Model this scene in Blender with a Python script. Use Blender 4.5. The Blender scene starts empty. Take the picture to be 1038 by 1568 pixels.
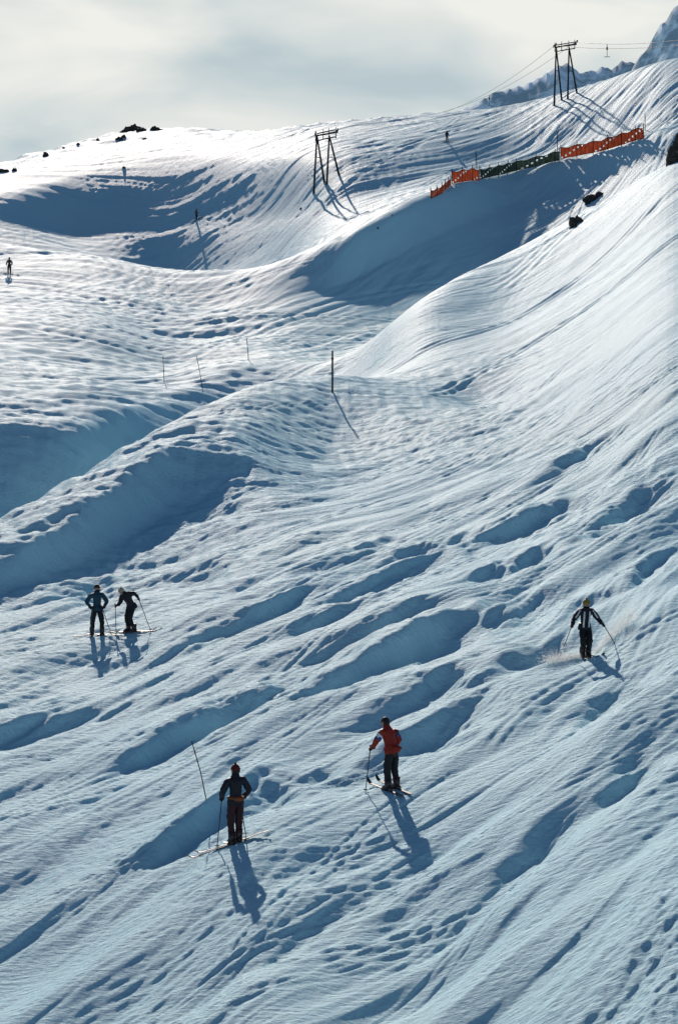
import bpy, math, random
import numpy as np
from mathutils import Vector, Matrix
random.seed(4); np.random.seed(4)
scene=bpy.context.scene
F=3688.0; UC=519.0; VH=700.0
AZ=math.radians(-7); EL=math.radians(24)

# ------------------------------------------------------------------ helpers
def new_mat(name,col,rough=0.6,var=0.15,scale=20,spec=0.3,metal=0,trans=0):
    m=bpy.data.materials.new(name); m.use_nodes=True
    nt=m.node_tree; b=nt.nodes['Principled BSDF']
    tc=nt.nodes.new('ShaderNodeTexCoord'); n=nt.nodes.new('ShaderNodeTexNoise')
    n.inputs['Scale'].default_value=scale; n.inputs['Detail'].default_value=4
    nt.links.new(tc.outputs['Object'],n.inputs['Vector'])
    r=nt.nodes.new('ShaderNodeValToRGB')
    r.color_ramp.elements[0].position=0.3; r.color_ramp.elements[1].position=0.7
    r.color_ramp.elements[0].color=(*[c*(1-var) for c in col],1)
    r.color_ramp.elements[1].color=(*[min(1,c*(1+var)) for c in col],1)
    nt.links.new(n.outputs['Fac'],r.inputs['Fac']); nt.links.new(r.outputs['Color'],b.inputs['Base Color'])
    b.inputs['Roughness'].default_value=rough; b.inputs['Specular IOR Level'].default_value=spec
    b.inputs['Metallic'].default_value=metal
    if trans:
        t=nt.nodes.new('ShaderNodeBsdfTranslucent'); nt.links.new(r.outputs['Color'],t.inputs['Color'])
        mx=nt.nodes.new('ShaderNodeMixShader'); mx.inputs[0].default_value=trans
        nt.links.new(b.outputs[0],mx.inputs[1]); nt.links.new(t.outputs[0],mx.inputs[2]); nt.links.new(mx.outputs[0],nt.nodes['Material Output'].inputs[0])
    return m

_pc={}
def perlin(x,y,seed=0):
    if seed not in _pc:
        r=np.random.RandomState(seed+11); p=r.permutation(256); a=r.rand(256)*2*np.pi
        _pc[seed]=(np.concatenate([p,p]),np.cos(a),np.sin(a))
    P,gx,gy=_pc[seed]
    xi=np.floor(x).astype(np.int64); yi=np.floor(y).astype(np.int64)
    xf=x-xi; yf=y-yi
    fx=xf*xf*xf*(xf*(xf*6-15)+10); fy=yf*yf*yf*(yf*(yf*6-15)+10)
    def g(i,j,dx,dy):
        h=P[P[i&255]+(j&255)]
        return gx[h]*dx+gy[h]*dy
    a=g(xi,yi,xf,yf); b=g(xi+1,yi,xf-1,yf); c=g(xi,yi+1,xf,yf-1); d=g(xi+1,yi+1,xf-1,yf-1)
    return (a+(b-a)*fx)*(1-fy)+(c+(d-c)*fx)*fy
def sst(a,b,x):
    t=np.clip((x-a)/(b-a),0,1); return t*t*(3-2*t)

# ------------------------------------------------------------------ terrain profile lines
US=np.array([0,130,260,390,520,650,780,910,1038],float)
def L(v,d): 
    v=np.array(v,float); d=np.array(d,float); return d,(VH-v)/F*d
lines=[
 (np.full(9,1.5),np.full(9,-13.6)),
 (np.full(9,26.),np.array([-12.6,-12.5,-12.3,-12.1,-12.0,-11.8,-11.5,-11.0,-10.6])),
 L([1568]*9,[45.5,44.8,43.8,42.2,42.6,42.1,40.3,38.5,37.1]),
 L([1270,1275,1285,1285,1275,1262,1225,1190,1170],[58,57,55,53,54,54,53.5,53,52]),
 L([985,975,975,985,990,990,1000,1008,1020],[80,82,80,76,73,71,68,65,61]),
 L([915,860,790,780,780,790,790,780,770],[88,96,106,104,104,100,96,92,88]),
 L([860,780,680,670,680,690,690,680,660],[90,99.5,111.5,117,128,120,115,108,102]),
 L([805,725,650,590,570,605,602,585,545],[97,112,122,140,152,142,137,128,120]),
 L([936,834,749,644,597,541,495,438,363],[125,138,150,165,172,165,180,180,175]),
 L([638,645,610,550,562,455,395,325,248],[147.5,150,170,190,187,200,245,255,240]),
 L([520,540,560,530,553,495,427,357,296],[185,190,200,210,205,225,270,280,265]),
 L([420,430,470,480,450,370,318,283,235],[245,245,240,235,250,290,332,331,313]),
 L([372,395,410,415,370,300,262,235,195],[274,265,267,259,263,305,346,343,323]),
 L([389,409,446,438,355,290,255,228,188],[320,330,340,310,285,325,357,352,333]),
 L([345,365,352,345,320,270,240,215,170],[345,360,365,350,320,345,368,360,342]),
 L([300,262,235,240,240,225,205,170,125],[359,393,404,384,350,365,382,375,358]),
 L([262,215,197,206,188,176,165,128,85],[470,480,480,470,460,440,420,400,380]),
 L([290,240,225,232,215,205,195,165,125],[530,545,545,535,530,510,490,470,450]),
 (np.full(9,900.),np.full(9,15.)),
 (np.full(9,2200.),np.full(9,-70.)),
 (np.full(9,9000.),np.full(9,-300.)),
]
uu=np.arange(-1200,2260,10.0)
def gsm(a,s):
    k=np.arange(-int(3*s),int(3*s)+1); w=np.exp(-k*k/(2*s*s)); w/=w.sum()
    return np.convolve(np.pad(a,len(k)//2,mode='edge'),w,mode='valid')
LD=[];LZ=[]
for d,z in lines:
    LD.append(gsm(np.interp(uu,US,d),3.2)); LZ.append(gsm(np.interp(uu,US,z),3.2))
LD=np.array(LD);LZ=np.array(LZ)

cols=np.concatenate([-np.geomspace(5000,90,46),np.arange(-80,1125,1.6),1038+np.geomspace(90,5000,46)])
rows=np.concatenate([np.linspace(1.5,33,40),np.geomspace(33.5,130,900),np.geomspace(130.15,500,820),np.geomspace(505,9000,60)])
NC=len(cols);NR=len(rows)
def pchip(x,y,xq):
    h=np.diff(x);dl=np.diff(y)/h
    m=np.zeros(len(x)); m[0]=dl[0];m[-1]=dl[-1]
    for i in range(1,len(x)-1):
        if dl[i-1]*dl[i]>0:
            w1=2*h[i]+h[i-1];w2=h[i]+2*h[i-1]; m[i]=(w1+w2)/(w1/dl[i-1]+w2/dl[i])
    k=np.clip(np.searchsorted(x,xq)-1,0,len(h)-1)
    t=(xq-x[k])/h[k]
    return ((1+2*t)*(1-t)**2*y[k]+t*(1-t)**2*h[k]*m[k]+t*t*(3-2*t)*y[k+1]+t*t*(t-1)*h[k]*m[k+1])
Z=np.zeros((NR,NC))
for j,u in enumerate(cols):
    uc=np.clip(u,uu[0],uu[-1])
    x=np.array([np.interp(uc,uu,LD[k]) for k in range(len(lines))]); y=np.array([np.interp(uc,uu,LZ[k]) for k in range(len(lines))])
    Z[:,j]=pchip(x,y,rows)
Dg=np.repeat(rows[:,None],NC,1); Ug=np.repeat(cols[None,:],NR,0)
X=(Ug-UC)/F*Dg; Y=Dg

def col_at(u,ZZ):
    f=np.interp(u,cols,np.arange(NC)); i=int(min(f,NC-2)); t=f-i
    return ZZ[:,i]*(1-t)+ZZ[:,i+1]*t
def hit(u,v,ZZ=None,dmin=30):
    ZZ=Z if ZZ is None else ZZ
    c=col_at(u,ZZ); kz=(VH-v)/F
    g=c-kz*rows; idx=np.where((g>=0)&(rows>dmin))[0]
    i=idx[0] if len(idx) else NR-60
    t=-g[i-1]/(g[i]-g[i-1]+1e-9) if i>0 else 0
    d=rows[i-1]+(rows[i]-rows[i-1])*np.clip(t,0,1)
    return Vector(((u-UC)/F*d,d,kz*d))
def H(x,y):
    u=x/y*F+UC; f=np.interp(u,cols,np.arange(NC)); i=int(min(f,NC-2)); t=f-i
    g=np.interp(y,rows,np.arange(NR)); j=int(min(g,NR-2)); s=g-j
    return (Z[j,i]*(1-t)+Z[j,i+1]*t)*(1-s)+(Z[j+1,i]*(1-t)+Z[j+1,i+1]*t)*s

# ---- surface relief
def frame(th,wx=0,wy=0):
    c,s=math.cos(th),math.sin(th); xx=X+wx;yy=Y+wy
    return xx*c+yy*s, -xx*s+yy*c
near=1-sst(118,150,Dg)
farm=sst(120,170,Dg)
leftfar=sst(135,160,Dg)*(1-sst(330,470,Ug))
wx=2.4*perlin(X/13,Y/22,1)+.6*perlin(X/3,Y/8,61); wy=2.5*perlin(X/14,Y/22,2)
s,t=frame(math.radians(60),wx,wy)
disp=np.zeros_like(Z)
mog=near*sst(20,34,Dg)*(0.35+0.65*sst(-0.35,0.35,perlin(X/9,Y/22,31)+0.18))
mog*=1-0.55*sst(95,112,Dg)
n1=perlin(t/2.3,s/9,3); n2=perlin(t/1.15,s/7,4); n3=perlin(t/0.5,s/4.5,5); n4=perlin(t/0.24,s/3.2,6); n5=perlin(t/0.12,s/1.6,7); n6=perlin(t/0.7,s/2.6,9)
nr=near*sst(20,34,Dg)
def patch(cx,cy,seed,a=-.15,b=.25): return sst(a,b,perlin(X/cx,Y/cy,seed))
disp+=mog*(0.56*n1+0.26*n2+0.14*(0.3-np.abs(n2+0.5*n3)))
pA=patch(4,9,8); pB=patch(3,8,10)
disp+=nr*(0.06*n3*(.2+pA)+0.036*n4*(.15+.9*pB)+0.02*n5*(.2+patch(2.5,7,11))+0.02*n6*patch(4,7,20))
# crossing ski tracks at other angles
for ang,sd,am in ((30,12,1.0),(70,45,.7),(47,46,.9)):
    s2,t2=frame(math.radians(ang),wx*.9+.8*perlin(X/5,Y/9,sd+30),wy*.6)
    msk=nr*patch(6,11,sd,0.0,.2)*am
    disp+=msk*(0.045*perlin(t2/0.36,s2/11,sd+20)+0.030*perlin(t2/0.17,s2/9,sd+21))
# broken, skied-up snow
chop=nr*patch(5,10,71,0,.35)
disp+=chop*(.024*perlin(X/.42,Y/1.0,72)+.018*perlin((X+.4*Y)/.2,Y/.5,73)-.012*np.abs(perlin((X-.3*Y)/.3,Y/.8,74)))
s2,t2=frame(math.radians(28),wx*.5+.8*perlin(X/4,Y/9,64),wy*.5)
knoll=sst(104,122,Dg)*(1-sst(150,165,Dg))*(1-sst(760,900,Ug))
disp+=knoll*(0.09*perlin(t2/0.8,s2/10,15)+0.05*perlin(t/0.9,s/9,16)+0.07*perlin(X/1.0,Y/3,17)+.05*perlin(X/.5,Y/1.6,42)+.08*perlin((X+Y*.25)/3.5,Y/1.1,43)+.06*perlin(t2/.4,s2/8,65))
bank=sst(84,90,Dg)*(1-sst(116,130,Dg))*(1-sst(340,460,Ug))
disp+=bank*(.12*perlin(t2/.7,s2/6,80)+.12*perlin(X/.9,Y/2.2,81)+.07*perlin(X/.4,Y/1.1,82)+.40*perlin(X/3.2,Y/5,83))
# chewed chunky snow, right foreground
ch=sst(760,1000,Ug)*(1-sst(41,47,Dg))*sst(20,30,Dg)
disp+=ch*0.07*np.maximum(-.1,perlin(X/0.3,Y/0.45,18)+.5*perlin(X/.14,Y/.22,19))
# far relief
right=farm*(1-leftfar)
wf=5*perlin(X/40,Y/70,21)+1.5*perlin(X/9,Y/30,66)
s3a,t3a=frame(math.radians(74),wf,0); s3b,t3b=frame(math.radians(58),wf,0)
kk=sst(285,330,Dg)
far2=sst(205,240,Dg)
bsm=1-0.8*(sst(560,640,Ug)*(1-sst(235,262,Dg)))
def fr(s3,t3): return 0.36*perlin(t3/9,s3/50,22)*far2+0.22*perlin(t3/3.6,s3/30,23)+0.16*perlin(t3/1.5,s3/18,24)+0.11*perlin(t3/0.7,s3/10,25)+.055*perlin(t3/.45,s3/7,48)
disp+=right*bsm*(fr(s3a,t3a)*(1-kk)+fr(s3b,t3b)*kk)
s3,t3=s3a,t3a
s5,t5=frame(math.radians(50),5*perlin(X/40,Y/70,21),0)
disp+=right*bsm*sst(-.1,.2,perlin(X/20,Y/40,49))*(.18*perlin(t5/1.2,s5/20,50)+.10*perlin(t5/.7,s5/14,51))
bfine=farm*sst(560,640,Ug)*(1-sst(235,262,Dg))
disp+=bfine*(.05*perlin(t5/.5,s5/12,52)+.025*perlin(t5/.25,s5/7,53)+.18*perlin(t5/3,s5/20,55))
s4,t4=frame(math.radians(14),6*perlin(X/20,Y/40,26),14*perlin(X/20,Y/60,27))
bowl=1-.5*sst(300,350,Dg)
disp+=leftfar*bowl*(0.7*perlin(s4/14,t4/15,28)+0.30*perlin(s4/16,t4/4.5,29)+0.17*perlin(s4/14,t4/2.0,30)+0.13*perlin(s4/8,t4/1.1,32)+0.10*perlin(t3/0.8,s3/12,33)+.16*perlin(t5/1.1,s5/20,56)*sst(-.1,.2,perlin(X/12,Y/30,67)))
disp+=farm*0.4*perlin(X/12,Y/20,34)*sst(260,300,Dg)*bowl
chf=farm*sst(-.05,.25,perlin(X/14,Y/35,75))
disp+=chf*(1-.8*bfine)*(.10*perlin(X/1.1,Y/4,76)+.06*perlin((X+.3*Y)/.6,Y/2.2,77))
rdg=sst(400,450,Dg)*(1-sst(560,700,Dg))
disp+=rdg*(0.5*perlin(X/3,Y/5,35)+1.2*np.maximum(0,perlin(X/5,Y/9,36))*(1-sst(180,330,Ug)))
# explicit hollows between moguls (u,v of shaded face, half length m, half width m, depth m)
base=Z.copy()
hol=[(640,1000,2.8,.85,.62),(715,965,2.6,.9,.58),(590,960,1.8,.55,.35),(690,1045,2.0,.6,.42),(560,905,2.2,.65,.42),(450,925,2.0,.6,.4),(510,945,1.3,.5,.3),
 (820,800,2.8,.9,.65),(985,775,3.0,.9,.6),(800,865,1.8,.65,.45),(1010,870,2,.6,.4),(640,870,1.8,.5,.3),
 (385,1075,2.1,.65,.48),(250,1140,1.9,.55,.3),(430,1210,2.0,.7,.5),(310,1270,1.4,.5,.3),(560,1190,1.5,.5,.25),(690,1125,1.6,.7,.5),
 (790,1010,1.8,.6,.4),(840,1000,1.4,.5,.35),(90,1120,2,.6,.25),(860,1270,1.3,.4,.2),
 (200,1010,1.5,.4,.2),(330,980,1.8,.5,.25),(980,1180,1.4,.4,.25),(700,830,2,.6,.3),(560,840,1.8,.5,.25),(900,690,2.5,.7,.35),(950,1060,1.6,.5,.3)]
for (u,v,ls,lt,A) in hol:
    p=hit(u,v,base); th=math.radians(60+random.uniform(-7,7)); ls*=1.25; lt*=1.0; A*=.85
    c_,s_=math.cos(th),math.sin(th)
    dx=X-p.x;dy=Y-p.y
    m=(np.abs(dx)<4*ls+3)&(np.abs(dy)<4*ls+3)
    a=dx[m]*c_+dy[m]*s_; b=-dx[m]*s_+dy[m]*c_-lt*.25+lt*(1.1*n1[m]+1.3*n2[m]+.6*n3[m]+.4*n6[m]+.9*perlin(a/1.6+u,a*0+.5,60)+.2*perlin(a/.45+u,a*0+.5,62))
    a=a+1.0*ls*perlin(X[m]/1.4,Y[m]/3,63)
    disp[m]+=-A*np.exp(-(a/ls)**2-(b/lt)**2)+0.65*A*np.exp(-(a/ls/1.1)**2-((b-1.5*lt)/lt)**2)
p=hit(735,592,base); disp+=-1.0*np.exp(-((X-p.x)/2.2)**2-((Y-p.y)/6)**2)
# individual pairs of ski tracks cut into the surface
rt=np.random.RandomState(21)
def track(x0,y0,th,ln,amp,wl,ph,gap,wd,dp):
    c_,s_=math.cos(th),math.sin(th); R_=ln+amp+2
    r0,r1=np.searchsorted(rows,[y0-R_,y0+R_]); 
    if r1<=r0: return
    ux=[((x0+a*ln*c_+b)/max(5,(y0+a*ln*s_))*F+UC) for a in(-1,1) for b in(-amp-2,amp+2)]
    q0,q1=np.searchsorted(cols,[min(ux)-60,max(ux)+60]); q1=min(q1,NC)
    if q1<=q0: return
    xx=X[r0:r1,q0:q1]-x0; yy=Y[r0:r1,q0:q1]-y0
    a=xx*c_+yy*s_; b=-xx*s_+yy*c_-amp*np.sin(a/wl+ph)-amp*.4*np.sin(a/wl*.43+ph*2)
    env=sst(0,.15,(ln-np.abs(a))/ln)
    g=0
    for sg in(-1,1):
        e=b-sg*gap/2; g=g-np.exp(-(e/wd)**2)+.5*np.exp(-((e-1.6*wd)/wd)**2)
    disp[r0:r1,q0:q1]+=dp*g*env
for k in range(75):
    y0=rt.uniform(38,140); x0=rt.uniform(-.15,.15)*y0; track(x0,y0,math.radians(rt.choice([rt.uniform(20,45),rt.uniform(45,66),rt.uniform(50,66)])),rt.uniform(4,16),rt.uniform(.1,.7),rt.uniform(3,7),rt.uniform(0,6),rt.uniform(.18,.4),rt.uniform(.05,.08)*(y0/60)**.7,rt.uniform(.012,.03)*(y0/60)**.5)
for k in range(75):
    y0=rt.uniform(150,450); x0=rt.uniform(-.15,.15)*y0
    lft=x0/y0<-.02
    th=rt.uniform(0,50) if lft else rt.uniform(50,76)
    track(x0,y0,math.radians(th),rt.uniform(14,60),rt.uniform(.3,2.2),rt.uniform(8,20),rt.uniform(0,6),rt.uniform(.5,1.3),rt.uniform(.17,.3)*(y0/250)**.6,rt.uniform(.03,.08))
Z=base+disp*(Dg<700)

# ------------------------------------------------------------------ snow material
def snow_material():
    m=bpy.data.materials.new('snow'); m.use_nodes=True; nt=m.node_tree; b=nt.nodes['Principled BSDF']
    tc=nt.nodes.new('ShaderNodeTexCoord')
    mp=nt.nodes.new('ShaderNodeMapping'); mp.inputs['Rotation'].default_value=(0,0,math.radians(-60)); mp.inputs['Scale'].default_value=(.9,4.0,1.0)
    nt.links.new(tc.outputs['Object'],mp.inputs['Vector'])
    n=nt.nodes.new('ShaderNodeTexNoise'); n.inputs['Scale'].default_value=1.6; n.inputs['Detail'].default_value=7; n.inputs['Roughness'].default_value=.68
    nt.links.new(mp.outputs[0],n.inputs['Vector'])
    n2=nt.nodes.new('ShaderNodeTexNoise'); n2.inputs['Scale'].default_value=7; n2.inputs['Detail'].default_value=5
    nt.links.new(tc.outputs['Object'],n2.inputs['Vector'])
    ad=nt.nodes.new('ShaderNodeMath'); ad.operation='MULTIPLY_ADD'; ad.inputs[1].default_value=0.6
    nt.links.new(n2.outputs['Fac'],ad.inputs[0]); nt.links.new(n.outputs['Fac'],ad.inputs[2])
    bp=nt.nodes.new('ShaderNodeBump'); bp.inputs['Strength'].default_value=.7; bp.inputs['Distance'].default_value=.12
    nt.links.new(ad.outputs[0],bp.inputs['Height']); nt.links.new(bp.outputs[0],b.inputs['Normal'])
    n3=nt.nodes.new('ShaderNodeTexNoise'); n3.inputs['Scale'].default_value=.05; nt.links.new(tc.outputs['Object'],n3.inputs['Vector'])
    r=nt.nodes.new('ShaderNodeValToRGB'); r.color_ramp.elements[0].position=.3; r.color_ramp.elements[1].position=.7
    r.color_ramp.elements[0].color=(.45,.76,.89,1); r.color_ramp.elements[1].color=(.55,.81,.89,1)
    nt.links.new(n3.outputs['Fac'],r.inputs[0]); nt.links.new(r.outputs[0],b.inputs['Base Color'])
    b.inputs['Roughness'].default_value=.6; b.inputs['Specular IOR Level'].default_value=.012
    return m
snow=snow_material()
def grid_mesh(name,X,Y,Z,mat):
    nr,nc=Z.shape
    me=bpy.data.meshes.new(name)
    co=np.stack([X,Y,Z],-1).reshape(-1,3).astype(np.float32)
    idx=np.arange(nr*nc).reshape(nr,nc)
    q=np.stack([idx[:-1,:-1],idx[:-1,1:],idx[1:,1:],idx[1:,:-1]],-1).reshape(-1).astype(np.int32)
    nf=len(q)//4
    me.vertices.add(len(co)); me.vertices.foreach_set('co',co.ravel())
    me.loops.add(len(q)); me.loops.foreach_set('vertex_index',q)
    me.polygons.add(nf); me.polygons.foreach_set('loop_start',np.arange(nf,dtype=np.int32)*4)
    me.polygons.foreach_set('use_smooth',np.ones(nf,bool))
    me.update(calc_edges=True); me.materials.append(mat)
    o=bpy.data.objects.new(name,me); scene.collection.objects.link(o); return o
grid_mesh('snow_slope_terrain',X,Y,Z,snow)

# ------------------------------------------------------------------ distant mountains
def mountain_mat():
    m=bpy.data.materials.new('mountain_snow_rock_haze_glow'); m.use_nodes=True; nt=m.node_tree; b=nt.nodes['Principled BSDF']
    tc=nt.nodes.new('ShaderNodeTexCoord'); n=nt.nodes.new('ShaderNodeTexNoise'); n.inputs['Scale'].default_value=.012; n.inputs['Detail'].default_value=10; n.inputs['Roughness'].default_value=.7
    nt.links.new(tc.outputs['Object'],n.inputs['Vector'])
    r=nt.nodes.new('ShaderNodeValToRGB'); r.color_ramp.elements[0].position=.46; r.color_ramp.elements[1].position=.54
    r.color_ramp.elements[0].color=(.22,.26,.30,1); r.color_ramp.elements[1].color=(.84,.9,.95,1)
    nt.links.new(n.outputs['Fac'],r.inputs[0]); nt.links.new(r.outputs[0],b.inputs['Base Color']); b.inputs['Roughness'].default_value=.9
    b.inputs['Emission Color'].default_value=(.30,.62,.95,1); b.inputs['Emission Strength'].default_value=.12  # blue emission stands in for aerial haze, lightens the shaded mountain faces
    b.inputs['Specular IOR Level'].default_value=.05
    return m
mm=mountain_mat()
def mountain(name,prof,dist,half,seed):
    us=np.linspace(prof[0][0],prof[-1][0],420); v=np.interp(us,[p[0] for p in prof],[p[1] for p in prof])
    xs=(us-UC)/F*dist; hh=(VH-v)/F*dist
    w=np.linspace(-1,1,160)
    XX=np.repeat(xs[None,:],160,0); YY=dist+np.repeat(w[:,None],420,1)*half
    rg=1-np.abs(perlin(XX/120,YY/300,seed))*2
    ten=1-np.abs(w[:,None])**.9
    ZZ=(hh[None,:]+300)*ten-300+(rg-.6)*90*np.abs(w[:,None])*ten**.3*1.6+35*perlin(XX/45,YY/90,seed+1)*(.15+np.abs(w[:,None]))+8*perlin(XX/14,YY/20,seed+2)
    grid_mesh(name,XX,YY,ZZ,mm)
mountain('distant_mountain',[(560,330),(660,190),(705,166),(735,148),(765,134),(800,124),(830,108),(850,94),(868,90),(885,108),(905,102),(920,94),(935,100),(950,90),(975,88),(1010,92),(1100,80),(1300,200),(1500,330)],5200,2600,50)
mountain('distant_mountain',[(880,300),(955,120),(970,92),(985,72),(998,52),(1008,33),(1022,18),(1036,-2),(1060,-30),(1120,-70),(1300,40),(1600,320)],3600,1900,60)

# ------------------------------------------------------------------ mesh builder
class MB:
    def __init__(s): s.v=[];s.f=[];s.m=[]
    def tube(s,pts,rad,seg=8,mi=0,cap=True,flat=1.0):
        pts=[Vector(p) for p in pts]
        if not hasattr(rad,'__len__'): rad=[rad]*len(pts)
        b=len(s.v); n=len(pts); up=None
        for i,p in enumerate(pts):
            d=(pts[min(i+1,n-1)]-pts[max(i-1,0)]).normalized()
            a=(Vector((0,0,1)) if abs(d.z)<.9 else Vector((0,1,0))) if up is None else up
            x=d.cross(a).normalized(); y=x.cross(d).normalized(); up=y
            for k in range(seg):
                t=2*math.pi*k/seg; s.v.append(tuple(p+x*math.cos(t)*rad[i]+y*math.sin(t)*rad[i]*flat))
        for i in range(n-1):
            for k in range(seg):
                a=b+i*seg+k; c=b+i*seg+(k+1)%seg; s.f.append((a,c,c+seg,a+seg)); s.m.append(mi)
        if cap:
            s.f.append(tuple(b+k for k in range(seg))[::-1]); s.m.append(mi)
            s.f.append(tuple(b+(n-1)*seg+k for k in range(seg))); s.m.append(mi)
    def ell(s,c,r,rot=None,mi=0,nu=12,nv=8,fn=None,v0=0,v1=math.pi):
        c=Vector(c); b=len(s.v)
        for j in range(nv+1):
            ph=v0+(v1-v0)*j/nv
            for i in range(nu):
                th=2*math.pi*i/nu; p=Vector((math.sin(ph)*math.cos(th),math.sin(ph)*math.sin(th),math.cos(ph)))
                if fn: p=p*fn(p)
                p=Vector((p.x*r[0],p.y*r[1],p.z*r[2]))
                if rot: p=rot@p
                s.v.append(tuple(c+p))
        for j in range(nv):
            for i in range(nu):
                a=b+j*nu+i; d=b+j*nu+(i+1)%nu; s.f.append((a,a+nu,d+nu,d)); s.m.append(mi)
    def strip(s,L_,R_,th,mi=0):
        b=len(s.v); n=len(L_)
        for l,r in zip(L_,R_):
            l=Vector(l);r=Vector(r)
            s.v+= [tuple(l),tuple(r),tuple(r-Vector((0,0,th))),tuple(l-Vector((0,0,th)))]
        for i in range(n-1):
            for k in range(4):
                a=b+i*4+k;c=b+i*4+(k+1)%4; s.f.append((a,c,c+4,a+4)); s.m.append(mi)
        s.f.append((b,b+1,b+2,b+3)); s.f.append((b+4*n-4,b+4*n-3,b+4*n-2,b+4*n-1)); s.m+=[mi,mi]
    def make(s,name,mats,parent=None,smooth=True):
        me=bpy.data.meshes.new(name); me.from_pydata(s.v,[],s.f)
        for m in mats: me.materials.append(m)
        for p,mi in zip(me.polygons,s.m): p.material_index=mi; p.use_smooth=smooth
        me.update(); o=bpy.data.objects.new(name,me); scene.collection.objects.link(o)
        if parent: o.parent=parent
        return o
def empty(name,loc=(0,0,0)):
    e=bpy.data.objects.new(name,None); e.location=loc; scene.collection.objects.link(e); return e

# ------------------------------------------------------------------ people
M=dict(
 navy=new_mat('navy_jacket_cloth',(.016,.014,.025)), maroon=new_mat('maroon_ski_pants',(.04,.010,.014)),
 red=new_mat('red_jacket_cloth',(.30,.022,.012)), black=new_mat('black_ski_pants',(.010,.010,.014)),
 teal=new_mat('teal_jacket_cloth',(.015,.055,.09)), white=new_mat('white_cloth',(.70,.71,.73)),
 skin=new_mat('skin',(.45,.25,.17)), hair=new_mat('dark_hair',(.02,.012,.008)), redcap=new_mat('red_wool_cap',(.12,.010,.012)),
 ycap=new_mat('yellow_wool_cap',(.26,.21,.03)), bcap=new_mat('cream_wool_cap',(.42,.36,.24)), glove=new_mat('leather_glove',(.03,.015,.012)),
 boot=new_mat('ski_boot_plastic',(.04,.015,.015),rough=.3,spec=.5), bag=new_mat('orange_waist_bag',(.22,.06,.02)), blue=new_mat('blue_cloth',(.03,.08,.25)),
 ski=new_mat('ski_topsheet',(.05,.028,.028),rough=.45,spec=.3), pole=new_mat('aluminium_pole',(.10,.10,.11),rough=.4), lens=new_mat('goggle_lens',(.02,.02,.02),rough=.15,spec=.6),
 olive=new_mat('olive_cloth',(.12,.10,.04)))
def seg_dist(p,a,b):
    ab=b-a; t=max(0,min(1,(p-a).dot(ab)/max(ab.length_squared,1e-9))); return (p-a-ab*t).length
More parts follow.
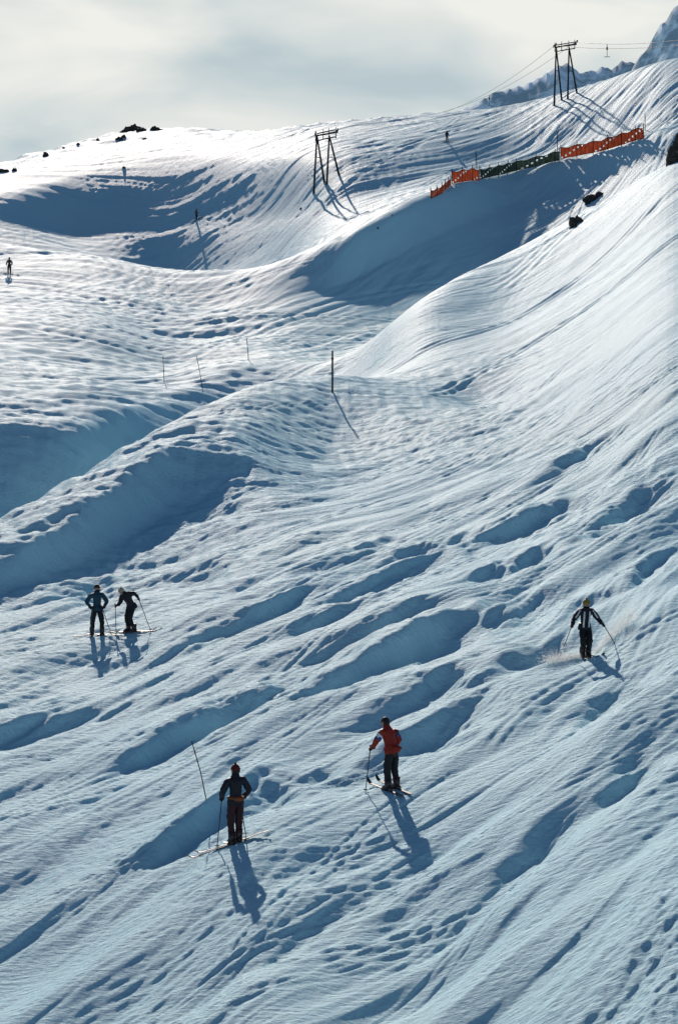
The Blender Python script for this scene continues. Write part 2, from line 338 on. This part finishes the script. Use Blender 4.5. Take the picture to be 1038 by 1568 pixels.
def person(loc,yaw,J,jacket,pants,cap,boot='boot',ski_dir=None,skis=True,poles=(None,None),bag=None,name='skier',stripes=None,sleeve=None,headlook=0,detail=True,shoulder=None):
    """J: joint overrides in body space (x=person's left, -y=forward, z up)."""
    R=Matrix.Rotation(yaw,3,'Z')
    j=dict(pelvis=(0,0,.93),waist=(0,0,1.07),chest=(0,0,1.24),uchest=(0,0,1.38),neck=(0,0,1.49),jaw=(0,-.02,1.56),head=(0,-.01,1.63),crown=(0,.0,1.695),
      shL=(.175,0,1.39),elL=(.28,.04,1.13),wrL=(.27,-.18,.98),hdL=(.265,-.26,.95),
      shR=(-.175,0,1.39),elR=(-.28,.04,1.13),wrR=(-.27,-.18,.98),hdR=(-.265,-.26,.95),
      hipL=(.10,0,.86),knL=(.12,-.05,.48),anL=(.12,0,.12),toL=(.13,-.17,.05),
      hipR=(-.10,0,.86),knR=(-.12,-.05,.48),anR=(-.12,0,.12),toR=(-.13,-.17,.05))
    j.update(J)
    P={k:R@Vector(v) for k,v in j.items()}
    for sd in 'LR':
        a=P['an'+sd]; dz=H(loc.x+a.x,loc.y+a.y)-loc.z; dz=max(-.25,min(.3,dz))
        P['an'+sd].z+=dz; P['to'+sd].z+=dz; P['kn'+sd].z+=dz*.55
    rad=dict(pelvis=.168,waist=.16,chest=.185,uchest=.155,neck=.066,jaw=.078,head=.092,crown=.062,
      shL=.105,elL=.078,wrL=.054,hdL=.042,shR=.105,elR=.078,wrR=.054,hdR=.042,
      hipL=.124,knL=.09,anL=.072,toL=.052,hipR=.124,knR=.09,anR=.072,toR=.052)
    names=list(j.keys()); ix={k:i for i,k in enumerate(names)}
    E=[('pelvis','waist'),('waist','chest'),('chest','uchest'),('uchest','neck'),('neck','jaw'),('jaw','head'),('head','crown')]
    for sd in 'LR': E+=[('uchest','sh'+sd),('sh'+sd,'el'+sd),('el'+sd,'wr'+sd),('wr'+sd,'hd'+sd),('pelvis','hip'+sd),('hip'+sd,'kn'+sd),('kn'+sd,'an'+sd),('an'+sd,'to'+sd)]
    me=bpy.data.meshes.new('skel'); me.from_pydata([P[k] for k in names],[(ix[a],ix[b]) for a,b in E],[])
    o=bpy.data.objects.new('skel',me); scene.collection.objects.link(o)
    md=o.modifiers.new('Skin','SKIN'); 
    sv=me.skin_vertices[0].data
    for k in names:
        sv[ix[k]].radius=(rad[k],rad[k]); sv[ix[k]].use_root=(k=='pelvis')
    md.branch_smoothing=.6
    ss=o.modifiers.new('S','SUBSURF'); ss.levels=2; ss.render_levels=2
    dg=bpy.context.evaluated_depsgraph_get(); dg.update()
    bm_=bpy.data.meshes.new_from_object(o.evaluated_get(dg)); bpy.data.objects.remove(o)
    root=empty(name,loc)
    part={}
    for a,b in E:
        if b in('jaw','head','crown'): part[(a,b)]=3
        elif b.startswith('hd'): part[(a,b)]=2
        elif b.startswith('to'): part[(a,b)]=4
        elif b[:2] in('kn','an') : part[(a,b)]=1
        elif b[:3]=='hip': part[(a,b)]=1
        elif b[:2] in('el','wr'): part[(a,b)]=5
        else: part[(a,b)]=0
    mats=[M[jacket],M[pants],M['glove'],M['skin'],M[boot],M[sleeve or jacket],M['white'],M['blue']]
    bm_.materials.clear()
    for m in mats: bm_.materials.append(m)
    lowhem=P['pelvis'].z-.06
    for p in bm_.polygons:
        c=p.center; best=min(E,key=lambda e:seg_dist(c,P[e[0]],P[e[1]])/(rad[e[0]]+rad[e[1]]))
        mi=part[best]
        if best[0]=='pelvis' and c.z>lowhem: mi=0
        if mi==1 and min((c-P['anL']).length,(c-P['anR']).length)<.17: mi=4
        if shoulder and best[1] in('elL','elR'):
            q=(c-P['sh'+best[1][2]]).length
            if .07<q<.15: mi=6
            elif .15<=q<.21: mi=7
        p.material_index=mi; p.use_smooth=True
    for v in bm_.vertices:
        if v.co.z>.2 and v.co.z<P['neck'].z-.02:
            q=v.co; k=float(perlin(np.array([q.x*9+q.z*4]),np.array([q.z*16+q.y*7]),70)[0]); v.co=q+v.normal*k*.026
    bm_.name='body'; bo=bpy.data.objects.new('body',bm_); scene.collection.objects.link(bo); bo.parent=root
    mb=MB(); pz=P['pelvis']; up=(P['waist']-pz).normalized()
    mb.tube([pz+up*.10,pz+up*.0,pz-up*.07],[.165,.185,.192],seg=16,flat=.85); mb.make('jacket_hem',[M[jacket]],root)
    # stand-up collar
    mb=MB(); nk=P['neck']; mb.tube([P['uchest'].lerp(nk,.45),nk,nk.lerp(P['jaw'],.45)],[.12,.088,.084],seg=14,cap=False); mb.make('collar',[M[jacket]],root)
    if bag:
        mb=MB(); mb.tube([pz+up*.10,pz+up*.05],[.188,.19],seg=16,flat=.85); bk=R@Vector((0,.18,0))
        mb.ell(pz+up*.07+bk,(.13,.07,.06)); mb.make('waist_bag',[M[bag]],root)
    if stripes:
        mb=MB()
        fwd=R@Vector((0,-1,0)); sx=R@Vector((1,0,0))
        for k in (-.075,.075):
            mb.tube([P['uchest']+sx*k+fwd*.14,P['chest']+sx*k*1.05+fwd*.18,P['waist']+sx*k+fwd*.162,P['pelvis']+sx*k+fwd*.18],.024,seg=8)
        for sd in (1,-1):
            a=P['shL' if sd>0 else 'shR']; e=P['elL' if sd>0 else 'elR']
            mb.tube([a+fwd*.075+Vector((0,0,.03)),(a+e)/2+fwd*.075,e+fwd*.058],.022,seg=8)
        mb.make('jacket_stripes',[M[stripes]],root)
    Rh=Matrix.Rotation(yaw+headlook,3,'Z'); hc=P['head']
    def hp(x,y,z): return hc+Rh@Vector((x,y,z))
    mb=MB()
    mb.tube([hp(0,-.088,.02),hp(0,-.115,-.02),hp(0,-.09,-.03)],[.010,.017,.012],seg=8)
    for sd in(1,-1): mb.ell(hp(sd*.092,.0,-.01),(.014,.02,.032),rot=Rh)
    mb.ell(hp(0,-.086,-.062),(.026,.010,.009),rot=Rh,mi=1)
    for sd in(1,-1): mb.ell(hp(sd*.033,-.085,.012),(.013,.009,.008),rot=Rh,mi=2)
    mb.make('face',[M['skin'],M['redcap'],M['hair']],root)
    mb=MB(); mb.ell(hp(0,.012,-.005),(.102,.108,.12),rot=Rh,v1=math.pi*.52,nu=16)
    if cap!='hair': mb.tube([hp(0,.012,.0),hp(0,.012,.03)],[.110,.108],seg=16); mb.ell(hp(0,.01,.125),(.03,.03,.028))
    mb.ell(hp(0,.045,-.02),(.095,.075,.10),rot=Rh,mi=1)
    mb.make('cap' if cap!='hair' else 'hair',[M[cap],M['hair']],root)
    if detail:
        for q,sd in enumerate('LR'):
            wr,hd=P['wr'+sd],P['hd'+sd]; d=(hd-wr).normalized(); mb=MB()
            side=d.cross(Vector((0,0,1))); side=side.normalized() if side.length>.1 else Vector((1,0,0))
            dn=side.cross(d).normalized(); dn=dn if dn.z<0 else -dn
            mb.tube([wr-d*.04,wr],[.058,.053],seg=10)
            for k,ln in zip((-1.5,-.5,.5,1.5),(.9,1,.95,.75)):
                b0=hd+side*k*.021; b1=b0+d*.045*ln; b2=b1+(d*.3+dn)*.035*ln; b3=b2+(dn*.6-d)*.03*ln
                mb.tube([b0-d*.02,b1,b2,b3],[.0135,.013,.012,.009],seg=7)
            k=1 if sd=='L' else -1
            mb.tube([wr+d*.03-side*.035*k,wr+d*.06-side*.05*k+dn*.02,hd-side*.035*k+dn*.045],[.016,.015,.011],seg=7)
            mb.make('gloved_hand',[M['glove']],root)
        for sd in 'LR':
            a,t_=P['an'+sd],P['to'+sd]; f=(t_-a); f.z=0; f.normalize(); mb=MB()
            mb.tube([a+Vector((0,0,.17))-f*.0,a+Vector((0,0,.02)),a-Vector((0,0,.09))],[.085,.08,.07],seg=12)
            mb.tube([a-f*.10-Vector((0,0,.07)),a+f*.02-Vector((0,0,.06)),a+f*.12-Vector((0,0,.072)),a+f*.2-Vector((0,0,.085))],[.05,.06,.055,.035],seg=10)
            for zz in (.12,.06): mb.tube([a+f*.07+Vector((0,0,zz))+f.cross(Vector((0,0,1)))*.05,a+f*.09+Vector((0,0,zz)),a+f*.07+Vector((0,0,zz))-f.cross(Vector((0,0,1)))*.05],.012,seg=6,mi=1)
            mb.make('ski_boot',[M[boot],M['pole']],root)
    if skis:
        for q,sd in enumerate('LR'):
            a=P['an'+sd]; sdv=ski_dir if not isinstance(ski_dir[0],(tuple,list)) else ski_dir[q]
            f=Vector((sdv[0],sdv[1],0)).normalized(); n=Vector((-f.y,f.x,0)); ts=np.linspace(-.68,.84,9)
            zs=np.array([H(loc.x+a.x+f.x*t_,loc.y+a.y+f.y*t_)-loc.z for t_ in ts]); k=np.polyfit(ts,zs,1); k[0]=max(-.5,min(.5,k[0]))
            z0=max(a.z-.10,np.polyval([k[0],k[1]],0)-.02)
            L_=[];R_=[]
            for t_ in list(ts)+[.90,.96,1.0]:
                w=.042 if t_<.8 else .046 if t_<.92 else (.035 if t_<.98 else .012)
                if abs(t_)<.3: w=.036
                z=z0+k[0]*t_+(max(0,t_-.78)**2)*2.4+.012
                c=Vector((a.x+f.x*t_,a.y+f.y*t_,z)); L_.append(c+n*w); R_.append(c-n*w)
            mb=MB(); mb.strip(L_,R_,.014)
            c=Vector((a.x,a.y,z0+.015)); mb.strip([c-f*.17+n*.035,c+f*.2+n*.035],[c-f*.17-n*.035,c+f*.2-n*.035],-.02,mi=1)
            mb.make('ski',[M['ski'],M['pole']],root,smooth=False)
    for q,sd in enumerate('LR'):
        tip=poles[q]
        if tip is None: continue
        tip=Vector(tip); tip.z+=H(loc.x+tip.x,loc.y+tip.y)-loc.z if abs(tip.z)<.01 else 0
        hd=P['hd'+sd]+(P['hd'+sd]-P['wr'+sd]).normalized()*.05; d=(hd-tip).normalized(); mb=MB()
        mb.tube([tip,tip+d*.1,hd+d*.02],[.006,.011,.013],seg=8); mb.tube([hd-d*.06,hd+d*.09],[.019,.022],seg=8,mi=1)
        bc=tip+d*.08; x=d.cross(Vector((0,1,0))).normalized(); y=d.cross(x)
        ring=[bc+x*.055*math.cos(a)+y*.055*math.sin(a) for a in np.linspace(0,2*math.pi,13)]
        mb.tube(ring,.008,seg=6,cap=False,mi=1)
        mb.tube([ring[0],ring[6]],.005,seg=5,mi=1); mb.tube([ring[3],ring[9]],.005,seg=5,mi=1)
        mb.make('ski_pole',[M['pole'],M['glove']],root)
    return root

rd=math.radians
p=hit(361,1291)
person(p,rd(205),dict(elL=(.33,.03,1.15),wrL=(.26,-.16,.99),hdL=(.23,-.24,.97),elR=(-.33,.03,1.15),wrR=(-.26,-.16,.99),hdR=(-.23,-.24,.97),
   head=(0,-.03,1.63),jaw=(0,-.045,1.56),crown=(0,-.01,1.70),knL=(.10,-.05,.48),anL=(.09,0,.12),toL=(.10,-.17,.05),knR=(-.09,-.04,.48),anR=(-.08,0,.12),toR=(-.08,-.17,.05)),
   'navy','maroon','redcap',ski_dir=(-1,.1),poles=((-.42,.15,0),(.22,.25,0)),bag='bag',headlook=rd(15))
p=hit(600,1210)
person(p,rd(222),dict(pelvis=(0,0,.93),waist=(0,-.05,1.07),chest=(0,-.11,1.23),uchest=(0,-.15,1.36),neck=(0,-.18,1.46),jaw=(0,-.23,1.51),head=(0,-.24,1.58),crown=(0,-.24,1.645),
   shL=(.17,-.15,1.36),elL=(.26,-.28,1.12),wrL=(.20,-.44,.98),hdL=(.18,-.52,.95),shR=(-.175,-.15,1.37),elR=(-.28,-.02,1.16),wrR=(-.24,-.2,1.0),hdR=(-.2,-.28,.97),
   anL=(.11,-.02,.12),toL=(.12,-.19,.05),anR=(-.13,.02,.12),toR=(-.14,-.15,.05)),
   'red','black','hair',ski_dir=(-.45,.85),poles=((-.62,.05,0),(.0,.5,0)),bag='red',headlook=rd(15),sleeve='red',shoulder=True)
p=hit(149,974)
person(p,rd(15),dict(elL=(.36,.06,1.16),wrL=(.22,-.08,.98),hdL=(.17,-.15,.97),elR=(-.36,.06,1.16),wrR=(-.24,-.1,.98),hdR=(-.2,-.18,.96),
   anL=(.17,0,.12),toL=(.19,-.17,.05),knL=(.16,-.05,.48),anR=(-.17,0,.12),toR=(-.19,-.17,.05),knR=(-.16,-.04,.48)),
   'teal','black','hair',ski_dir=((.9,-.35),(.9,-.3)),poles=((.50,-.1,0),(-.22,-.15,0)),headlook=rd(-10))
p=hit(201,969)
person(p,rd(-50),dict(pelvis=(0,.05,.90),waist=(0,-.03,1.03),chest=(0,-.14,1.17),uchest=(0,-.24,1.28),neck=(0,-.31,1.36),jaw=(0,-.38,1.37),head=(0,-.41,1.43),crown=(0,-.42,1.495),
   shL=(.17,-.24,1.30),elL=(.42,-.20,1.38),wrL=(.60,-.16,1.26),hdL=(.66,-.16,1.20),shR=(-.17,-.24,1.28),elR=(-.26,-.26,1.03),wrR=(-.20,-.40,.95),hdR=(-.19,-.47,.93),
   knL=(.14,-.15,.48),anL=(.16,.02,.12),toL=(.18,-.15,.05),knR=(-.12,-.1,.48),anR=(-.14,.0,.12),toR=(-.15,-.17,.05)),
   'navy','black','bcap',ski_dir=(.93,-.25),poles=((.70,-.3,0),(-.48,-.2,0)),headlook=rd(0))
p=hit(896,1008); p5=p
person(p,rd(8),dict(pelvis=(0,.10,.86),waist=(0,.06,1.0),chest=(0,.0,1.16),uchest=(0,-.05,1.30),neck=(0,-.09,1.40),jaw=(0,-.12,1.46),head=(0,-.12,1.53),crown=(0,-.11,1.595),
   shL=(.175,-.05,1.31),elL=(.33,-.05,1.10),wrL=(.40,-.22,.98),hdL=(.42,-.29,.95),shR=(-.175,-.05,1.31),elR=(-.34,-.05,1.09),wrR=(-.42,-.22,.96),hdR=(-.45,-.29,.93),
   hipL=(.09,.08,.80),hipR=(-.09,.08,.80),knL=(.09,-.12,.47),knR=(-.08,-.12,.47),anL=(.09,.03,.12),toL=(.09,-.14,.05),anR=(-.08,.03,.12),toR=(-.08,-.14,.05)),
   'navy','black','ycap',ski_dir=(.35,-1),poles=((1.0,.35,.12),(-.55,.45,.30)),stripes='white')
for (u,v,c,q,cp,yw) in [(15,420,'navy','black','hair',200),(301,337,'olive','black','ycap',120),(684,217,'navy','black','hair',30)]:
    p=hit(u,v); person(p,rd(yw),{},c,q,cp,ski_dir=(1,.2),poles=((.4,.1,0),(-.4,-.1,0)),detail=False)

# ------------------------------------------------------------------ snow spray thrown by the skier
spm=new_mat('powder_snow',(.93,.93,.92),rough=.9,var=.02,trans=.75,spec=.02)
mb=MB(); rs=np.random.RandomState(9)
def puff(c,ax,n,sz,ht):
    for i in range(n):
        t=rs.rand()**.8; q=Vector(c)+Vector(ax)*t+Vector((rs.randn()*sz*(.25+t),rs.randn()*sz*(.25+t),0))
        q.z=H(q.x,q.y)+abs(rs.randn())*ht*(.35+t)+.01
        r=.005+.012*rs.rand()**2; b=len(mb.v)
        for k in range(4):
            w=Vector(rs.randn(3)).normalized()*r; mb.v.append(tuple(q+w))
        mb.f+=[(b,b+1,b+2),(b,b+2,b+3),(b,b+3,b+1),(b+1,b+3,b+2)]; mb.m+=[0]*4
puff((p5.x-.15,p5.y-.1,0),(-1.0,-.7,0),6000,.12,.12)
puff((p5.x+.25,p5.y+.1,0),(1.25,1.5,0),8000,.15,.2)
mb.make('snow_spray',[spm],None,smooth=False)

# ------------------------------------------------------------------ marker poles
wood=new_mat('dark_wooden_pole',(.03,.022,.018)); 
def marker(u,v,ht,lean=(0,0),r=.035,nm='marker_pole'):
    p=hit(u,v); mb=MB(); mb.tube([p-Vector((0,0,.3)),p+Vector((lean[0]*.5,lean[1]*.5,ht*.5)),p+Vector((lean[0],lean[1],ht))],[r,r*.95,r*.85],seg=8)
    mb.tube([p+Vector((lean[0],lean[1],ht))-Vector((0,0,.0)),p+Vector((lean[0],lean[1],ht+.03))],[r*1.15,r*.7],seg=8)
    mb.tube([p+Vector((lean[0]*.8,lean[1]*.8,ht*.8)),p+Vector((lean[0]*.84,lean[1]*.84,ht*.84))],[r*1.25,r*1.25],seg=8,mi=1)
    mb.make(nm,[wood,M['red']])
marker(509,600,2.35,(0,0),.06)
marker(321,1229,1.42,(-.42,.1),.013,'slalom_pole')
marker(312,600,2.6,(-.5,0),.022); marker(252,585,1.9,(-.1,0),.025); marker(381,552,1.7,(-.15,0),.03)
marker(853,232,3.0,(0,0),.06); marker(730,258,2.6,(-.2,0),.06); marker(987,200,2.4,(0,0),.06)

# ------------------------------------------------------------------ lift pylons
steel=new_mat('dark_painted_steel',(.035,.035,.04),rough=.5)
def pylon(u,v,ht,wid,yaw):
    p=hit(u,v); e=empty('ski_lift_pylon',p); Rz=Matrix.Rotation(yaw,3,'Z')
    def w(x,y,z): return Rz@Vector((x,y,z))
    def leg(x0,y0,x1,y1,nm):
        b=w(x1,y1,0); gz=H(p.x+b.x,p.y+b.y)-p.z; mb=MB(); mb.tube([w(x0,y0,ht),Vector((b.x,b.y,gz-.5))],[.11,.17],seg=8); mb.make(nm,[steel],e)
    hw=wid/2
    leg(-hw,0,-hw-.55,-.9,'leg_1'); leg(-hw,0,-hw+1.2,.9,'leg_2'); leg(hw-.25,0,hw-.7,-.9,'leg_3'); leg(hw-.25,0,hw+1.35,.9,'leg_4')
    mb=MB(); mb.tube([w(-hw-.25,0,ht-.05),w(hw+1.0,0,ht+.55)],[.14,.14],seg=8); mb.tube([w(-hw-.2,0,ht-.75),w(hw+.7,0,ht-.15)],[.09,.09],seg=8)
    for xx in(-hw-.2,-hw+.9,hw-.3,hw+.7): 
        zz=ht+(xx+hw)*.17
        mb.tube([w(xx,0,zz-.8),w(xx,0,zz+.75)],[.07,.05],seg=6)
    mb.make('crossbeam',[steel],e)
    mb=MB()
    for xx in(-hw-.2,hw+.9):
        zz=ht+(xx+hw)*.17+.05
        mb.tube([w(xx,-1.1,zz+.1),w(xx,1.1,zz+.1)],[.07,.07],seg=6)
        for yy in(-1,-.5,.5,1):
            mb.tube([w(xx-.05,yy,zz+.28),w(xx+.05,yy,zz+.28)],[.2,.2],seg=12)
    for yy in(-.25,.25): mb.tube([w(-hw,yy,ht+.3),w(hw+.6,yy,ht+.85)],[.05,.05],seg=6)
    mb.make('sheave_assembly',[steel],e)
    mb=MB(); mb.tube([w(-hw-.3,-.5,ht*.55),w(-hw+.55,.4,ht*.55)],.06,seg=6); mb.tube([w(hw-.45,-.5,ht*.55),w(hw+.4,.4,ht*.55)],.06,seg=6); mb.make('braces',[steel],e)
    return p
pa=pylon(862,153,8.6,2.4,rd(8)); pb=pylon(496,282,6.9,2.0,rd(5))
def cable(pts,name,r=.022):
    mb=MB(); out=[]
    for a,b in zip(pts[:-1],pts[1:]):
        a=Vector(a);b=Vector(b)
        for k in range(13):
            t=k/12; q=a.lerp(b,t); q.z-=4*.018*(b-a).length*t*(1-t); out.append(q)
    mb.tube(out,r,seg=5); mb.make(name,[steel]); return out
def W(u,v,d): return Vector(((u-UC)/F*d,d,(VH-v)/F*d))
top=pa+Vector((0,0,9.2))
c1=cable([W(1250,15,300),top+Vector((1.9,0,.2)),W(620,178,560)],'lift_cable',.03)
c2=cable([W(1250,30,300),top+Vector((-1.4,0,-.3)),W(612,184,560)],'lift_cable',.03)
def hanger(q):
    mb=MB(); mb.tube([q,q-Vector((0,0,.5))],[.05,.05],seg=6); mb.ell(q-Vector((0,0,.7)),(.16,.16,.28)); mb.tube([q-Vector((0,0,.9)),q-Vector((0,0,2.0))],[.04,.04],seg=6)
    mb.tube([q-Vector((.45,0,2.0)),q-Vector((-.45,0,2.0))],[.05,.05],seg=6); mb.make('drag_lift_hanger',[steel])
hanger(c1[10]); hanger(c1[12+6]); hanger(c2[12+9])

# ------------------------------------------------------------------ net fences
onet=new_mat('orange_net',(.50,.085,.035),rough=.8,trans=.35,spec=.05,scale=1.2,var=.3); gnet=new_mat('dark_green_net',(.035,.06,.05),rough=.8,spec=.05,scale=1.2,var=.4,trans=.25)
def fence(pts,ht,mat,name,lean=0):
    P_=[hit(u,v) for u,v in pts]; e=empty(name,P_[0]); o0=P_[0]
    path=[]
    for a,b in zip(P_[:-1],P_[1:]):
        n=max(2,int((b-a).length/.4))
        for k in range(n):
            q=a.lerp(b,k/n); path.append(Vector((q.x,q.y,max(q.z,H(q.x,q.y)))))
    path.append(P_[-1]); mb=MB(); n=len(path)
    def tp(i): return ht*(1-.14*math.sin(i*math.pi/8)**2)
    b=len(mb.v)
    for i,q in enumerate(path):
        for r in range(7):
            h=.08+tp(i)*r/6; y=.10*math.sin(i*.8+r*.5)*math.sin(r/6*math.pi)
            mb.v.append(tuple(q-o0+Vector((0,y,h))))
    for i in range(n-1):
        for r in range(6):
            if (i*7+r*3)%17==0: continue
            a=b+i*7+r; mb.f.append((a,a+7,a+8,a+1)); mb.m.append(0)
    for r in (0,6):
        mb.tube([q-o0+Vector((0,0,.08+tp(i)*r/6)) for i,q in enumerate(path)],.05,seg=5)
    for i,q in enumerate(path): 
        if i%2==0: mb.tube([q-o0+Vector((0,.02,.05)),q-o0+Vector((0,.02,.1+tp(i)))],.035,seg=4)
    mb.make('net',[mat],e,smooth=False); mb=MB()
    for i in list(range(0,n,8))+[n-1]:
        q=path[i]-o0; mb.tube([q-Vector((0,0,.4)),q+Vector((random.uniform(-.08,.08),0,ht+.5))],.055,seg=6)
    mb.make('fence_posts',[wood],e)
fence([(692,282),(733,277)],1.6,onet,'orange_net_fence')
fence([(735,275),(790,262),(856,246)],1.3,gnet,'green_net_fence')
fence([(858,244),(920,232),(985,212)],1.6,onet,'orange_net_fence')
fence([(660,304),(676,297),(690,284)],.9,onet,'orange_net_fence')

# ------------------------------------------------------------------ rocks
rock=new_mat('dark_rock',(.06,.05,.045),rough=.9,var=.5,scale=1.5)
def rocks(items,name='rock_outcrop'):
    mb=MB(); 
    for (u,v,w,h) in items:
        p=hit(u,v); sc=p.y/F; sd=random.randint(0,99)
        def fn(q): return 1+.35*float(perlin(np.array([q.x*1.7+sd]),np.array([q.y*1.7+q.z*2.1]),40)[0])*2+.12*float(perlin(np.array([q.x*5+sd]),np.array([q.z*5+q.y*3]),41)[0])
        mb.ell(p+Vector((0,w*sc*.3,h*sc*.1)),(w*sc/2,w*sc*.5,h*sc),fn=fn,nu=18,nv=12)
    mb.make(name,[rock],None,smooth=False)
rocks([(197,201,18,7),(206,200,22,8),(216,201,18,5),(190,203,12,4),(237,199,16,5),(244,200,10,3)])
rocks([(183,215,12,5),(190,211,8,4),(222,213,8,2)])
rocks([(70,240,10,6),(5,264,16,5),(22,262,8,4),(120,222,6,3)])
rocks([(908,307,26,9),(918,300,16,6),(900,313,8,4)])
rocks([(882,343,20,11),(878,348,12,6)])
rocks([(1030,250,22,22),(1040,244,20,34),(1052,240,30,44)])
rocks([(190,258,5,3),(578,350,4,2),(461,320,4,2),(600,330,3,1.5),(150,215,5,3),(98,228,4,3)])

# ------------------------------------------------------------------ light and sky
S=Vector((math.sin(AZ)*math.cos(EL),math.cos(AZ)*math.cos(EL),math.sin(EL)))
sl=bpy.data.lights.new('sun','SUN'); sl.energy=4.8; sl.angle=rd(.6); sl.color=(1,.86,.75)
so=bpy.data.objects.new('sun',sl); so.rotation_euler=S.to_track_quat('Z','Y').to_euler(); scene.collection.objects.link(so)
w=bpy.data.worlds.new('World'); scene.world=w; w.use_nodes=True; nt=w.node_tree; nt.nodes.clear()
N=nt.nodes.new; Lk=nt.links.new
out=N('ShaderNodeOutputWorld'); sky=N('ShaderNodeTexSky'); sky.sky_type='NISHITA'; sky.sun_disc=False; sky.sun_elevation=EL; sky.sun_rotation=AZ
sky.altitude=2400; sky.air_density=1.0; sky.dust_density=.2; sky.ozone_density=2
bg=N('ShaderNodeBackground'); bg.inputs[1].default_value=.07; Lk(sky.outputs[0],bg.inputs[0])
tc=N('ShaderNodeTexCoord'); sp=N('ShaderNodeSeparateXYZ'); Lk(tc.outputs['Generated'],sp.inputs[0])
mp=N('ShaderNodeMapping'); mp.inputs['Scale'].default_value=(7,5,26); mp.inputs['Rotation'].default_value=(0,rd(14),0); mp.inputs['Location'].default_value=(.3,.1,.2); Lk(tc.outputs['Generated'],mp.inputs[0])
cn=N('ShaderNodeTexNoise'); cn.inputs['Scale'].default_value=1.0; cn.inputs['Detail'].default_value=5; cn.inputs['Roughness'].default_value=.45; cn.inputs['Distortion'].default_value=.4; Lk(mp.outputs[0],cn.inputs['Vector'])
cr=N('ShaderNodeValToRGB'); e=cr.color_ramp.elements; e[0].position=.38; e[0].color=(.48,.58,.62,1); e[1].position=.62; e[1].color=(.87,.87,.82,1)
Lk(cn.outputs['Fac'],cr.inputs[0])
cb=N('ShaderNodeBackground'); cb.inputs[1].default_value=1.0; Lk(cr.outputs[0],cb.inputs[0])
m1=N('ShaderNodeMapRange'); m1.interpolation_type='SMOOTHSTEP'; m1.inputs[1].default_value=.75; m1.inputs[2].default_value=.95; Lk(sp.outputs['Y'],m1.inputs[0])
m2=N('ShaderNodeMapRange'); m2.interpolation_type='SMOOTHSTEP'; m2.inputs[1].default_value=.34; m2.inputs[2].default_value=.22; Lk(sp.outputs['Z'],m2.inputs[0])
mu=N('ShaderNodeMath'); mu.operation='MULTIPLY'; Lk(m1.outputs[0],mu.inputs[0]); Lk(m2.outputs[0],mu.inputs[1])
mx=N('ShaderNodeMixShader'); Lk(mu.outputs[0],mx.inputs[0]); Lk(bg.outputs[0],mx.inputs[1]); Lk(cb.outputs[0],mx.inputs[2]); Lk(mx.outputs[0],out.inputs[0])

# ------------------------------------------------------------------ camera
cam=bpy.data.cameras.new('camera'); co=bpy.data.objects.new('camera',cam); scene.collection.objects.link(co); scene.camera=co
co.location=(0,0,0); co.rotation_euler=(rd(90),0,0)
cam.sensor_fit='VERTICAL'; cam.sensor_height=36; cam.lens=F/1568*36; cam.shift_y=-(784-VH)/1568; cam.clip_end=20000; cam.clip_start=.5
scene.view_settings.view_transform='Standard'; scene.view_settings.look='None'; scene.view_settings.exposure=0
print('skier depths',[round(hit(u,v).y,1) for u,v in [(361,1291),(600,1210),(149,974),(896,1008),(301,337),(862,153),(496,282)]])
